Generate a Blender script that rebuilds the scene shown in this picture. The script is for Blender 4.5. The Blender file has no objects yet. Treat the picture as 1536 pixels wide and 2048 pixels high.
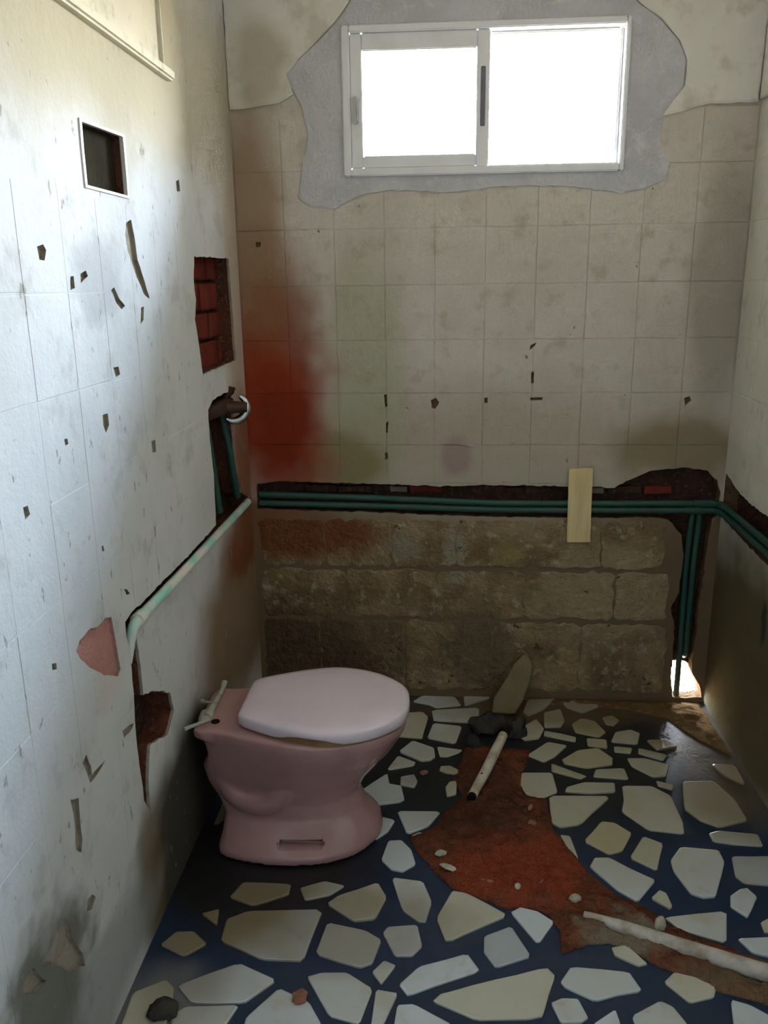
import bpy, bmesh, math, random
from mathutils import Vector, Matrix, noise
from mathutils.geometry import tessellate_polygon, delaunay_2d_cdt

SC = bpy.context.scene
COL = SC.collection
random.seed(7)

# ------------------------------------------------------------------ camera, sky, exposure
W = 1.80            # room width (left wall x = 0, right wall x = W)
YN = -3.95          # wall behind the camera (back wall y = 0)
H = 2.85            # ceiling height
cam_data = bpy.data.cameras.new('camera')
cam = bpy.data.objects.new('camera', cam_data); COL.objects.link(cam)
_r = Vector((0.99735159, 0.07157048, -0.0129412)); _u = Vector((-0.00670068, 0.26759476, 0.96350825)); _w = Vector((-0.07242174, 0.96086977, -0.26736563))
cam.matrix_world = Matrix(((_r.x, _u.x, -_w.x, 0.755), (_r.y, _u.y, -_w.y, -3.1087), (_r.z, _u.z, -_w.z, 1.648), (0, 0, 0, 1)))
cam_data.sensor_fit = 'VERTICAL'; cam_data.sensor_height = 24.0; cam_data.lens = 1660.0 / 2048.0 * 24.0
cam_data.clip_start = 0.02
SC.camera = cam

world = bpy.data.worlds.new('daylight'); SC.world = world; world.use_nodes = True
wn = world.node_tree; wn.nodes.clear()
w_tc = wn.nodes.new('ShaderNodeTexCoord'); w_sep = wn.nodes.new('ShaderNodeSeparateXYZ')
w_ramp = wn.nodes.new('ShaderNodeValToRGB'); w_bg = wn.nodes.new('ShaderNodeBackground'); w_out = wn.nodes.new('ShaderNodeOutputWorld')
w_map = wn.nodes.new('ShaderNodeMapRange'); w_map.inputs[1].default_value = -1; w_map.inputs[2].default_value = 1
el = w_ramp.color_ramp.elements
el[0].position = 0.0; el[0].color = (0.27, 0.21, 0.13, 1)          # ground outside
el[1].position = 1.0; el[1].color = (0.36, 0.60, 1.0, 1)           # zenith
e = el.new(0.48); e.color = (0.30, 0.25, 0.17, 1)
e = el.new(0.53); e.color = (0.62, 0.64, 0.62, 1)                  # hazy horizon
e = el.new(0.64); e.color = (0.78, 0.88, 1.0, 1)
e = el.new(0.78); e.color = (0.54, 0.75, 1.0, 1)
w_bg.inputs['Strength'].default_value = 78.0
wn.links.new(w_tc.outputs['Generated'], w_sep.inputs[0]); wn.links.new(w_sep.outputs['Z'], w_map.inputs[0])
wn.links.new(w_map.outputs[0], w_ramp.inputs[0]); wn.links.new(w_ramp.outputs[0], w_bg.inputs['Color']); wn.links.new(w_bg.outputs[0], w_out.inputs[0])

_p = bpy.data.lights.new('window_portal', 'AREA'); _p.shape = 'RECTANGLE'; _p.size = 0.95; _p.size_y = 0.46
_p.cycles.is_portal = True                                         # guides sky sampling through the window, emits nothing
portal = bpy.data.objects.new('window_portal', _p); COL.objects.link(portal)
portal.location = (0.877, 0.060, 2.238); portal.rotation_euler = (-math.pi / 2, 0, 0)

vs = SC.view_settings
vs.view_transform = 'Standard'; vs.look = 'None'; vs.gamma = 1.0; vs.use_curve_mapping = False
vs.exposure = 1.05
SC.cycles.max_bounces = 8; SC.cycles.diffuse_bounces = 4; SC.cycles.transparent_max_bounces = 12
SC.cycles.sample_clamp_indirect = 8.0
SC.cycles.adaptive_threshold = 0.10; SC.cycles.adaptive_min_samples = 16

# ------------------------------------------------------------------ traced plan data, metres (floor x,y / left wall y,z / back wall x,z)
STONES = [[(0.631,-0.056),(0.67,0.009),(0.802,0.007),(0.829,-0.08),(0.727,-0.105),(0.703,-0.082)],[(0.839,-0.004),(0.946,0.014),(0.94,-0.021),(0.843,-0.084)],[(0.711,-0.126),(0.899,-0.097),(0.898,-0.218),(0.721,-0.208)],[(0.546,-0.166),(0.674,-0.144),(0.697,-0.182),(0.684,-0.288),(0.679,-0.342),(0.575,-0.326)],[(0.717,-0.227),(0.83,-0.244),(0.802,-0.371),(0.696,-0.335)],[(0.643,-0.358),(0.723,-0.403),(0.728,-0.466),(0.71,-0.489),(0.68,-0.494),(0.596,-0.436)],[(0.734,-0.395),(0.827,-0.411),(0.812,-0.432),(0.772,-0.46),(0.745,-0.458)],[(0.594,-0.462),(0.659,-0.501),(0.652,-0.521),(0.561,-0.554)],[(0.749,-0.522),(0.783,-0.517),(0.821,-0.549),(0.81,-0.571),(0.765,-0.561),(0.743,-0.547)],[(0.562,-0.578),(0.575,-0.637),(0.615,-0.647),(0.63,-0.722),(0.616,-0.739),(0.534,-0.76),(0.493,-0.746),(0.469,-0.7)],[(0.612,-0.594),(0.655,-0.576),(0.67,-0.62),(0.661,-0.656),(0.611,-0.641)],[(0.779,-0.615),(0.806,-0.607),(0.799,-0.688),(0.769,-0.698),(0.764,-0.65)],[(0.611,-0.788),(0.749,-0.783),(0.714,-0.857),(0.654,-0.897),(0.643,-0.892)],[(0.754,-0.809),(0.78,-0.795),(0.816,-0.818),(0.795,-0.852),(0.77,-0.861)],[(0.659,-0.911),(0.685,-0.89),(0.718,-0.908),(0.695,-0.921)],[(0.515,-0.804),(0.605,-0.835),(0.585,-0.891),(0.55,-0.936)],[(0.592,-0.938),(0.631,-0.932),(0.662,-0.976),(0.678,-1.038),(0.641,-1.074),(0.609,-1.063),(0.577,-1.026)],[(1.1,-0.021),(1.213,-0.008),(1.149,-0.105),(1.088,-0.152),(1.071,-0.129)],[(1.23,-0.028),(1.381,-0.021),(1.38,-0.062),(1.306,-0.122),(1.249,-0.08)],[(1.153,-0.125),(1.222,-0.094),(1.227,-0.183),(1.203,-0.233),(1.141,-0.236)],[(1.061,-0.24),(1.116,-0.177),(1.139,-0.248),(1.113,-0.321),(1.058,-0.334),(1.037,-0.3)],[(1.248,-0.209),(1.294,-0.161),(1.341,-0.178),(1.369,-0.262),(1.338,-0.299),(1.253,-0.267)],[(1.375,-0.153),(1.418,-0.132),(1.437,-0.173),(1.408,-0.212),(1.38,-0.202)],[(1.138,-0.262),(1.253,-0.303),(1.243,-0.335),(1.134,-0.295)],[(1.289,-0.312),(1.359,-0.319),(1.354,-0.374),(1.287,-0.357)],[(1.405,-0.26),(1.465,-0.239),(1.494,-0.266),(1.468,-0.341),(1.375,-0.329)],[(1.379,-0.363),(1.443,-0.37),(1.43,-0.404),(1.373,-0.397)],[(1.508,-0.312),(1.593,-0.304),(1.606,-0.351),(1.528,-0.379)],[(1.466,-0.368),(1.559,-0.41),(1.534,-0.447),(1.459,-0.402)],[(1.142,-0.34),(1.21,-0.361),(1.158,-0.44),(1.114,-0.475),(1.061,-0.435)],[(1.179,-0.459),(1.245,-0.393),(1.32,-0.376),(1.359,-0.44),(1.352,-0.482),(1.257,-0.508),(1.186,-0.484)],[(1.411,-0.437),(1.474,-0.434),(1.55,-0.471),(1.52,-0.543),(1.475,-0.549),(1.418,-0.488)],[(1.139,-0.483),(1.249,-0.558),(1.225,-0.574),(1.133,-0.533)],[(1.288,-0.516),(1.387,-0.505),(1.389,-0.568),(1.271,-0.559)],[(1.481,-0.575),(1.534,-0.596),(1.52,-0.622),(1.48,-0.601)],[(1.028,-0.548),(1.134,-0.542),(1.14,-0.656),(1.073,-0.696),(1.032,-0.673),(1.016,-0.617)],[(1.173,-0.629),(1.231,-0.597),(1.336,-0.592),(1.33,-0.646),(1.243,-0.659),(1.163,-0.652)],[(1.107,-0.68),(1.311,-0.67),(1.186,-0.826),(1.124,-0.842),(1.1,-0.823)],[(1.359,-0.608),(1.458,-0.603),(1.508,-0.657),(1.509,-0.794),(1.497,-0.853),(1.392,-0.84),(1.33,-0.752),(1.351,-0.681)],[(1.187,-0.906),(1.254,-0.807),(1.294,-0.81),(1.339,-0.86),(1.291,-0.946),(1.25,-0.962)],[(1.371,-0.872),(1.421,-0.905),(1.373,-1.027),(1.31,-0.974)],[(1.119,-0.879),(1.147,-0.882),(1.158,-0.989),(1.136,-0.962)],[(1.568,-0.571),(1.673,-0.565),(1.709,-0.671),(1.714,-0.775),(1.616,-0.818),(1.565,-0.783),(1.532,-0.726)],[(1.573,-0.847),(1.605,-0.833),(1.722,-0.844),(1.717,-0.9),(1.643,-0.897),(1.576,-0.885)],[(1.47,-0.918),(1.578,-0.926),(1.578,-0.981),(1.552,-1.04),(1.509,-1.125),(1.474,-1.131),(1.445,-1.115),(1.419,-1.025),(1.424,-0.981)],[(1.608,-0.951),(1.728,-0.945),(1.701,-1.072),(1.608,-1.066),(1.59,-1.038)],[(1.586,-1.091),(1.607,-1.086),(1.621,-1.118),(1.594,-1.165),(1.569,-1.198),(1.538,-1.161),(1.552,-1.118)],[(1.33,-1.142),(1.363,-1.107),(1.377,-1.118),(1.381,-1.17),(1.373,-1.178)],[(1.183,-1.021),(1.204,-0.982),(1.247,-0.978),(1.295,-1.021),(1.363,-1.067),(1.293,-1.158),(1.241,-1.11),(1.213,-1.065)],[(1.35,-1.211),(1.52,-1.177),(1.487,-1.294),(1.381,-1.255)],[(1.519,-1.275),(1.631,-1.262),(1.601,-1.339),(1.54,-1.322)],[(1.599,-1.213),(1.662,-1.176),(1.645,-1.24),(1.596,-1.251)],[(1.188,-1.326),(1.226,-1.315),(1.269,-1.374),(1.245,-1.381),(1.194,-1.353)],[(1.045,-1.443),(1.078,-1.395),(1.216,-1.401),(1.235,-1.455),(1.118,-1.493),(1.054,-1.456)],[(1.296,-1.428),(1.327,-1.396),(1.379,-1.408),(1.419,-1.43),(1.401,-1.464),(1.342,-1.486)],[(1.016,-1.506),(1.039,-1.489),(1.08,-1.491),(1.095,-1.541),(1.078,-1.556),(1.03,-1.559)],[(1.197,-1.531),(1.274,-1.486),(1.3,-1.499),(1.317,-1.551),(1.295,-1.589),(1.201,-1.594)],[(1.103,-1.558),(1.162,-1.518),(1.166,-1.554),(1.152,-1.591),(1.107,-1.593)],[(1.439,-1.472),(1.477,-1.483),(1.518,-1.516),(1.499,-1.57),(1.415,-1.575)],[(0.441,-1.212),(0.469,-1.179),(0.574,-1.122),(0.603,-1.178),(0.577,-1.26),(0.52,-1.274)],[(0.612,-1.097),(0.702,-1.108),(0.728,-1.19),(0.714,-1.263),(0.695,-1.264),(0.649,-1.225)],[(0.741,-1.251),(0.786,-1.142),(0.823,-1.148),(0.935,-1.227),(0.768,-1.332)],[(0.942,-1.216),(0.968,-1.197),(1.014,-1.208),(1.054,-1.246),(1.01,-1.316),(0.998,-1.317)],[(0.866,-1.307),(0.938,-1.266),(0.982,-1.366),(0.89,-1.408),(0.863,-1.363)],[(0.602,-1.31),(0.613,-1.287),(0.693,-1.277),(0.705,-1.349),(0.682,-1.383),(0.637,-1.386)],[(0.451,-1.282),(0.554,-1.303),(0.6,-1.333),(0.584,-1.41),(0.553,-1.429),(0.435,-1.391)],[(0.585,-1.438),(0.612,-1.402),(0.642,-1.416),(0.61,-1.476)],[(0.695,-1.417),(0.821,-1.367),(0.852,-1.419),(0.675,-1.503),(0.654,-1.475)],[(0.737,-1.518),(0.756,-1.492),(1.017,-1.399),(1.032,-1.422),(0.991,-1.541),(0.961,-1.553),(0.834,-1.561)],[(0.424,-1.464),(0.458,-1.447),(0.522,-1.443),(0.589,-1.489),(0.569,-1.589),(0.496,-1.573)],[(0.599,-1.493),(0.651,-1.499),(0.622,-1.587),(0.594,-1.605)],[(0.652,-1.532),(0.691,-1.529),(0.782,-1.58),(0.753,-1.615),(0.646,-1.621)],[(0.178,-1.283),(0.225,-1.253),(0.432,-1.235),(0.408,-1.413),(0.304,-1.415),(0.182,-1.362)],[(0.166,-1.202),(0.188,-1.139),(0.326,-1.142),(0.329,-1.182),(0.238,-1.231)],[(0.103,-1.269),(0.147,-1.248),(0.158,-1.308)],[(0.028,-1.383),(0.056,-1.337),(0.1,-1.334),(0.15,-1.371),(0.103,-1.417)],[(0.114,-1.507),(0.245,-1.429),(0.351,-1.478),(0.286,-1.549),(0.162,-1.556)],[(0.303,-1.588),(0.363,-1.502),(0.445,-1.54),(0.48,-1.595),(0.482,-1.631),(0.301,-1.642)],[(0.15,-1.566),(0.277,-1.555),(0.26,-1.609),(0.244,-1.645),(0.142,-1.651),(0.128,-1.592)],[(0.007,-1.535),(0.078,-1.494),(0.107,-1.515),(0.117,-1.558),(0.124,-1.633),(0.02,-1.639)],[(0.355,-1.154),(0.422,-1.124),(0.481,-1.137),(0.444,-1.179),(0.377,-1.202)]]
DIRT = [(0.846,-0.379),(1.072,-0.402),(1.032,-0.548),(1.02,-0.679),(1.1,-0.697),(1.1,-0.833),(1.121,-0.905),(1.159,-1.005),(1.185,-1.061),(1.235,-1.134),(1.306,-1.178),(1.357,-1.239),(1.402,-1.264),(1.477,-1.309),(1.572,-1.352),(1.655,-1.386),(1.601,-1.518),(1.525,-1.481),(1.432,-1.451),(1.361,-1.411),(1.297,-1.379),(1.245,-1.339),(1.182,-1.309),(1.136,-1.317),(1.062,-1.35),(1.066,-1.273),(1.046,-1.221),(0.995,-1.196),(0.927,-1.2),(0.861,-1.165),(0.785,-1.13),(0.728,-1.05),(0.674,-0.976),(0.656,-0.911),(0.717,-0.879),(0.78,-0.76),(0.822,-0.69),(0.789,-0.605)]
L_CHASE = [(-0.455,1.284),(-0.374,1.286),(-0.261,1.287),(-0.179,1.246),(-0.215,1.162),(-0.211,1.061),(-0.195,0.974),(-0.145,0.895),(-0.033,0.849),(-0.041,0.815),(-0.117,0.812),(-0.27,0.821),(-0.6,0.827),(-0.838,0.831),(-1.046,0.833),(-1.203,0.832),(-1.267,0.827),(-1.267,0.79),(-1.257,0.717),(-1.261,0.649),(-1.181,0.622),(-1.074,0.558),(-1.055,0.494),(-1.122,0.455),(-1.251,0.501),(-1.286,0.422),(-1.293,0.337),(-1.324,0.389),(-1.327,0.463),(-1.335,0.566),(-1.322,0.669),(-1.315,0.772),(-1.328,0.85),(-1.328,0.876),(-1.286,0.884),(-1.191,0.879),(-1.035,0.878),(-0.827,0.874),(-0.646,0.875),(-0.515,0.877),(-0.506,0.961),(-0.497,1.044),(-0.512,1.13),(-0.515,1.212),(-0.514,1.26)]
L_NICHE = [(-0.548,1.73),(-0.372,1.731),(-0.136,1.731),(-0.128,1.593),(-0.115,1.382),(-0.338,1.377),(-0.547,1.375),(-0.562,1.468),(-0.585,1.544),(-0.56,1.602),(-0.571,1.66)]
L_VENT = [(-1.292,1.976),(-1.06,1.982),(-1.06,1.909),(-1.062,1.851),(-1.295,1.851),(-1.295,1.92)]
L_CHIPS = [[(-1.434,0.93),(-1.402,0.922),(-1.394,0.883),(-1.386,0.819),(-1.381,0.781),(-1.399,0.772),(-1.471,0.81),(-1.534,0.859),(-1.574,0.899),(-1.587,0.923),(-1.564,0.937),(-1.513,0.939),(-1.468,0.929)],[(-1.548,1.718),(-1.522,1.724),(-1.513,1.714),(-1.526,1.696),(-1.545,1.697)],[(-1.084,1.791),(-1.05,1.799),(-1.038,1.765),(-1.029,1.707),(-0.99,1.654),(-0.968,1.613),(-1.005,1.624),(-1.054,1.677),(-1.091,1.728),(-1.098,1.762)],[(-0.671,1.927),(-0.642,1.933),(-0.64,1.904),(-0.669,1.898)],[(-1.53,1.353),(-1.515,1.353),(-1.513,1.342),(-1.527,1.34)],[(-1.317,0.954),(-1.296,0.948),(-1.281,0.932),(-1.306,0.937)],[(-1.411,1.092),(-1.403,1.093),(-1.398,1.08),(-1.412,1.081)],[(-1.333,1.372),(-1.305,1.37),(-1.303,1.345),(-1.324,1.331),(-1.336,1.348)],[(-1.048,1.259),(-1.018,1.257),(-1.018,1.228),(-1.044,1.228)],[(-1.69,0.641),(-1.652,0.62),(-1.66,0.572),(-1.66,0.524),(-1.671,0.501),(-1.692,0.524),(-1.685,0.567),(-1.682,0.6)],[(-1.618,0.682),(-1.599,0.688),(-1.583,0.653),(-1.583,0.632),(-1.525,0.624),(-1.509,0.62),(-1.571,0.615),(-1.597,0.617),(-1.605,0.646)],[(-1.409,0.634),(-1.385,0.63),(-1.336,0.614),(-1.352,0.606),(-1.403,0.612)],[(-1.671,0.383),(-1.647,0.377),(-1.633,0.36),(-1.657,0.347),(-1.68,0.362)],[(-1.79,0.434),(-1.761,0.414),(-1.753,0.355),(-1.72,0.293),(-1.717,0.257),(-1.779,0.299),(-1.837,0.379),(-1.879,0.414),(-1.847,0.412),(-1.814,0.423)],[(-1.421,1.664),(-1.404,1.667),(-1.403,1.645),(-1.425,1.64)],[(-1.372,1.671),(-1.341,1.678),(-1.333,1.668),(-1.372,1.653)],[(-1.248,1.468),(-1.218,1.467),(-1.21,1.449),(-1.236,1.444)],[(-1.722,1.266),(-1.704,1.264),(-1.699,1.246),(-1.718,1.243)],[(-1.692,0.944),(-1.675,0.938),(-1.676,0.926),(-1.692,0.93)],[(-1.904,0.433),(-1.884,0.396),(-1.868,0.366),(-1.908,0.38),(-1.94,0.404),(-1.945,0.428)],[(-1.196,1.643),(-1.167,1.615),(-1.14,1.601),(-1.163,1.594),(-1.193,1.61),(-1.215,1.638)],[(-1.034,1.594),(-1.012,1.597),(-1.025,1.563),(-1.049,1.552)]]
B_CHASE = [(0.025,0.893),(0.116,0.905),(0.293,0.9),(0.507,0.895),(0.719,0.888),(0.967,0.893),(1.156,0.89),(1.399,0.885),(1.457,0.919),(1.525,0.95),(1.652,0.966),(1.735,0.95),(1.777,0.912),(1.79,0.868),(1.791,0.784),(1.768,0.768),(1.765,0.681),(1.761,0.6),(1.753,0.435),(1.75,0.287),(1.745,0.157),(1.75,0.125),(1.782,0.07),(1.799,0.017),(1.734,0.011),(1.681,0.014),(1.666,0.123),(1.669,0.156),(1.66,0.349),(1.643,0.402),(1.67,0.465),(1.677,0.619),(1.659,0.7),(1.609,0.759),(1.538,0.77),(1.425,0.765),(1.218,0.764),(0.97,0.766),(0.777,0.769),(0.524,0.779),(0.269,0.785),(0.021,0.792)]
B_CHIPS = [[(0.703,1.219),(0.721,1.228),(0.733,1.21),(0.718,1.185),(0.706,1.191)],[(0.527,1.238),(0.538,1.242),(0.539,1.197),(0.53,1.191)],[(0.528,1.019),(0.539,1.019),(0.539,0.994),(0.529,0.99)],[(1.069,1.227),(1.115,1.229),(1.113,1.218),(1.073,1.216)],[(1.063,1.419),(1.087,1.429),(1.081,1.415),(1.06,1.401)],[(0.07,1.792),(0.088,1.792),(0.086,1.775),(0.069,1.775)],[(0.737,1.077),(0.859,1.068),(0.873,1.039),(0.871,0.932),(0.852,0.908),(0.728,0.908),(0.718,0.99)],[(1.07,1.319),(1.08,1.325),(1.082,1.283),(1.073,1.277)],[(0.9,1.228),(0.912,1.23),(0.913,1.207),(0.902,1.207)],[(1.627,1.225),(1.644,1.231),(1.653,1.216),(1.633,1.194)],[(0.533,1.134),(0.542,1.14),(0.54,1.096),(0.532,1.094)]]
B_PATCH = [(0.209,2.334),(0.254,2.379),(0.325,2.438),(0.386,2.489),(0.43,2.547),(0.465,2.641),(1.311,2.611),(1.365,2.523),(1.449,2.462),(1.51,2.402),(1.542,2.341),(1.539,2.259),(1.508,2.214),(1.479,2.169),(1.474,2.083),(1.51,2.027),(1.494,1.968),(1.429,1.944),(1.353,1.934),(1.164,1.959),(0.958,1.963),(0.767,1.946),(0.557,1.958),(0.451,1.941),(0.361,1.899),(0.28,1.911),(0.233,1.935),(0.243,2.014),(0.277,2.143),(0.257,2.231),(0.23,2.279)]
B_UPL = [(-0.033,2.228),(0.179,2.244),(0.229,2.271),(0.208,2.334),(0.255,2.382),(0.322,2.441),(0.381,2.491),(0.426,2.547),(0.453,2.671),(-0.056,2.689),(-0.042,2.48),(-0.039,2.341)]
B_UPR = [(1.48,2.173),(1.509,2.212),(1.541,2.259),(1.545,2.341),(1.513,2.402),(1.452,2.465),(1.368,2.523),(1.325,2.639),(1.812,2.621),(1.784,2.207),(1.632,2.206)]

# ------------------------------------------------------------------ helpers
def tag(o, label=None, cat=None, group=None, kind=None):
    if label: o['label'] = label
    if cat: o['category'] = cat
    if group: o['group'] = group
    if kind: o['kind'] = kind
    return o

def link(name, me, mat=None, parent=None):
    o = bpy.data.objects.new(name, me); COL.objects.link(o)
    if mat: me.materials.append(mat)
    if parent: o.parent = parent
    return o

def mesh_obj(name, verts, faces, mat=None, parent=None, smooth=False):
    me = bpy.data.meshes.new(name); me.from_pydata([tuple(v) for v in verts], [], faces); me.validate(); me.update()
    if smooth:
        for p in me.polygons: p.use_smooth = True
    return link(name, me, mat, parent)

def bm_obj(name, bm, mat=None, parent=None, smooth=False):
    bmesh.ops.recalc_face_normals(bm, faces=bm.faces[:])
    me = bpy.data.meshes.new(name); bm.to_mesh(me); bm.free()
    if smooth:
        for p in me.polygons: p.use_smooth = True
    return link(name, me, mat, parent)

def auto_smooth(o, deg=40):
    bm = bmesh.new(); bm.from_mesh(o.data)
    for f in bm.faces: f.smooth = True
    for e in bm.edges:
        if len(e.link_faces) == 2 and e.calc_face_angle(0) > math.radians(deg): e.smooth = False
    bm.to_mesh(o.data); bm.free()

def add_box(bm, x0, x1, y0, y1, z0, z1, bevel=0.0, mat=None):
    r = bmesh.ops.create_cube(bm, size=1.0); vs_ = r['verts']
    for v in vs_: v.co = Vector((x0 + (v.co.x + .5) * (x1 - x0), y0 + (v.co.y + .5) * (y1 - y0), z0 + (v.co.z + .5) * (z1 - z0)))
    if mat: bmesh.ops.transform(bm, matrix=mat, verts=vs_)
    if bevel:
        es = list({e for v in vs_ for e in v.link_edges})
        bmesh.ops.bevel(bm, geom=es, offset=bevel, segments=2, affect='EDGES')

def box_obj(name, x0, x1, y0, y1, z0, z1, mat, parent=None, bevel=0.0):
    bm = bmesh.new(); add_box(bm, x0, x1, y0, y1, z0, z1, bevel)
    o = bm_obj(name, bm, mat, parent)
    if bevel: auto_smooth(o, 30)
    return o

def fillet(pts, rad, n=6):
    out = [Vector(pts[0])]
    for i in range(1, len(pts) - 1):
        a, b, c = Vector(pts[i - 1]), Vector(pts[i]), Vector(pts[i + 1])
        d0 = (a - b); d1 = (c - b); l = min(rad, d0.length * .45, d1.length * .45)
        p0 = b + d0.normalized() * l; p1 = b + d1.normalized() * l
        for k in range(n + 1):
            t = k / n; out.append(p0 * (1 - t) ** 2 + b * 2 * t * (1 - t) + p1 * t * t)
    out.append(Vector(pts[-1])); return out

def add_tube(bm, pts, rad, seg=14, caps=True, rads=None):
    pts = [Vector(p) for p in pts]; n = len(pts); rings = []
    t = (pts[1] - pts[0]).normalized(); ref = Vector((0, 0, 1)) if abs(t.z) < .9 else Vector((1, 0, 0))
    nrm = t.cross(ref).normalized()
    for i, p in enumerate(pts):
        t = (pts[min(i + 1, n - 1)] - pts[max(i - 1, 0)]).normalized()
        nrm = (nrm - t * nrm.dot(t)).normalized(); bi = t.cross(nrm)
        r = rads[i] if rads else rad
        rings.append([bm.verts.new(p + (nrm * math.cos(2 * math.pi * k / seg) + bi * math.sin(2 * math.pi * k / seg)) * r) for k in range(seg)])
    for a, b in zip(rings, rings[1:]):
        for k in range(seg): bm.faces.new((a[k], a[(k + 1) % seg], b[(k + 1) % seg], b[k]))
    if caps: bm.faces.new(rings[0][::-1]); bm.faces.new(rings[-1])
    return rings

def tube_obj(name, pts, rad, mat, parent=None, seg=14, rads=None):
    bm = bmesh.new(); add_tube(bm, pts, rad, seg, True, rads)
    o = bm_obj(name, bm, mat, parent); auto_smooth(o, 50); return o

def rough_loop(poly, step=0.018, amp=0.004, seed=0.0):
    """subdivide an outline and break its edges up like chiselled plaster"""
    out = []
    n = len(poly)
    for i in range(n):
        a = Vector(poly[i]).to_2d(); b = Vector(poly[(i + 1) % n]).to_2d()
        k = max(1, int((b - a).length / step))
        for j in range(k):
            p = a.lerp(b, j / k)
            nv = noise.noise_vector(Vector((p.x * 37, p.y * 37, seed)))
            out.append((p.x + nv.x * amp, p.y + nv.y * amp))
    return out

def sheet(name, outer, holes, m3, d0, d1, mat, parent=None, side=None):
    """flat coat of plaster with real openings: front face at depth d0, cut sides down to depth d1"""
    loops = [outer] + list(holes); flat = [p for l in loops for p in l]
    tris = tessellate_polygon([[Vector((p[0], p[1], 0)) for p in l] for l in loops])
    verts = [m3(p[0], p[1], d0) for p in flat]; faces = [tuple(t) for t in tris]
    base = len(verts); verts += [m3(p[0], p[1], d1) for p in flat]
    i = 0
    for l in loops:
        n = len(l)
        for k in range(n):
            a, b = i + k, i + (k + 1) % n
            faces.append((a, b, base + b, base + a))
        i += n
    o = mesh_obj(name, verts, faces, mat, parent)
    if side:
        o.data.materials.append(side)
        for p in o.data.polygons:
            if len(p.vertices) == 4: p.material_index = 1
    bm = bmesh.new(); bm.from_mesh(o.data)
    bmesh.ops.recalc_face_normals(bm, faces=bm.faces[:])
    c = Vector(m3(0, 0, d0)) - Vector(m3(0, 0, d1)); big = max(bm.faces, key=lambda f: f.calc_area())
    if big.normal.dot(c) < 0: bmesh.ops.reverse_faces(bm, faces=bm.faces[:])
    bm.to_mesh(o.data); bm.free()
    return o

M_BACK = lambda u, v, d: (u, d, v)
M_LEFT = lambda u, v, d: (-d, u, v)
M_RIGHT = lambda u, v, d: (W + d, u, v)
def rect(a, b, c, d): return [(a, c), (b, c), (b, d), (a, d)]

def inside(pt, poly):
    x, y = pt; c = False; n = len(poly)
    for i in range(n):
        x1, y1 = poly[i]; x2, y2 = poly[(i + 1) % n]
        if (y1 > y) != (y2 > y) and x < (x2 - x1) * (y - y1) / (y2 - y1) + x1: c = not c
    return c
def seg_x(a, b, c, d):
    o = lambda p, q, r: (q[0] - p[0]) * (r[1] - p[1]) - (q[1] - p[1]) * (r[0] - p[0])
    return o(a, b, c) * o(a, b, d) < 0 and o(c, d, a) * o(c, d, b) < 0
def overlap(p, q):
    if any(inside(v, q) for v in p) or any(inside(v, p) for v in q): return True
    return any(seg_x(p[i], p[(i + 1) % len(p)], q[j], q[(j + 1) % len(q)]) for i in range(len(p)) for j in range(len(q)))

def slab_piece(name, poly, m3, d0, d1, bev, mat, parent):
    """bevelled flat piece (stone, block, bed of mortar): top at depth d0, foot at depth d1"""
    n = len(poly); cx = sum(p[0] for p in poly) / n; cy = sum(p[1] for p in poly) / n
    rmin = min(math.hypot(p[0] - cx, p[1] - cy) for p in poly); k = max(0.6, 1 - bev / max(rmin, 1e-4))
    ins = [(cx + (p[0] - cx) * k, cy + (p[1] - cy) * k) for p in poly]
    s = 1 if d1 > d0 else -1
    verts = [m3(p[0], p[1], d0) for p in ins] + [m3(p[0], p[1], d0 + s * min(bev, abs(d1 - d0)) * .6) for p in poly] + [m3(p[0], p[1], d1) for p in poly]
    faces = [tuple(range(n))]
    for i in range(n):
        j = (i + 1) % n
        faces += [(i, n + i, n + j, j), (n + i, 2 * n + i, 2 * n + j, n + j)]
    o = mesh_obj(name, verts, faces, mat, parent)
    bm = bmesh.new(); bm.from_mesh(o.data); bmesh.ops.recalc_face_normals(bm, faces=bm.faces[:])
    c = Vector(m3(0, 0, d0)) - Vector(m3(0, 0, d1)); big = max(bm.faces, key=lambda f: f.calc_area())
    if big.normal.dot(c) < 0: bmesh.ops.reverse_faces(bm, faces=bm.faces[:])
    bm.to_mesh(o.data); bm.free()
    return o

def chaikin(poly, q=0.18):
    out = []; n = len(poly)
    for i in range(n):
        a = poly[i]; b = poly[(i + 1) % n]
        out += [(a[0] + (b[0] - a[0]) * q, a[1] + (b[1] - a[1]) * q), (b[0] + (a[0] - b[0]) * q, b[1] + (a[1] - b[1]) * q)]
    return out

def lump(name, loc, size, seed, mat, parent=None, sub=2, amp=.35, rot=0.0):
    bm = bmesh.new(); bmesh.ops.create_icosphere(bm, subdivisions=sub, radius=1.0)
    for v in bm.verts:
        d = v.co.normalized(); k = 1 + amp * noise.noise(d * 1.6 + Vector((seed * 7.3, seed * 3.1, 0))) + .12 * noise.noise(d * 5 + Vector((seed, 0, 5)))
        v.co = d * k
        if v.co.z < -.35: v.co.z = -.35
    zmin = min(v.co.z for v in bm.verts)
    for v in bm.verts: v.co = Vector((v.co.x * size[0], v.co.y * size[1], (v.co.z - zmin) * size[2]))
    bmesh.ops.rotate(bm, verts=bm.verts[:], cent=(0, 0, 0), matrix=Matrix.Rotation(rot, 3, 'Z'))
    o = bm_obj(name, bm, mat, parent); o.location = loc; auto_smooth(o, 45); return o

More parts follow.
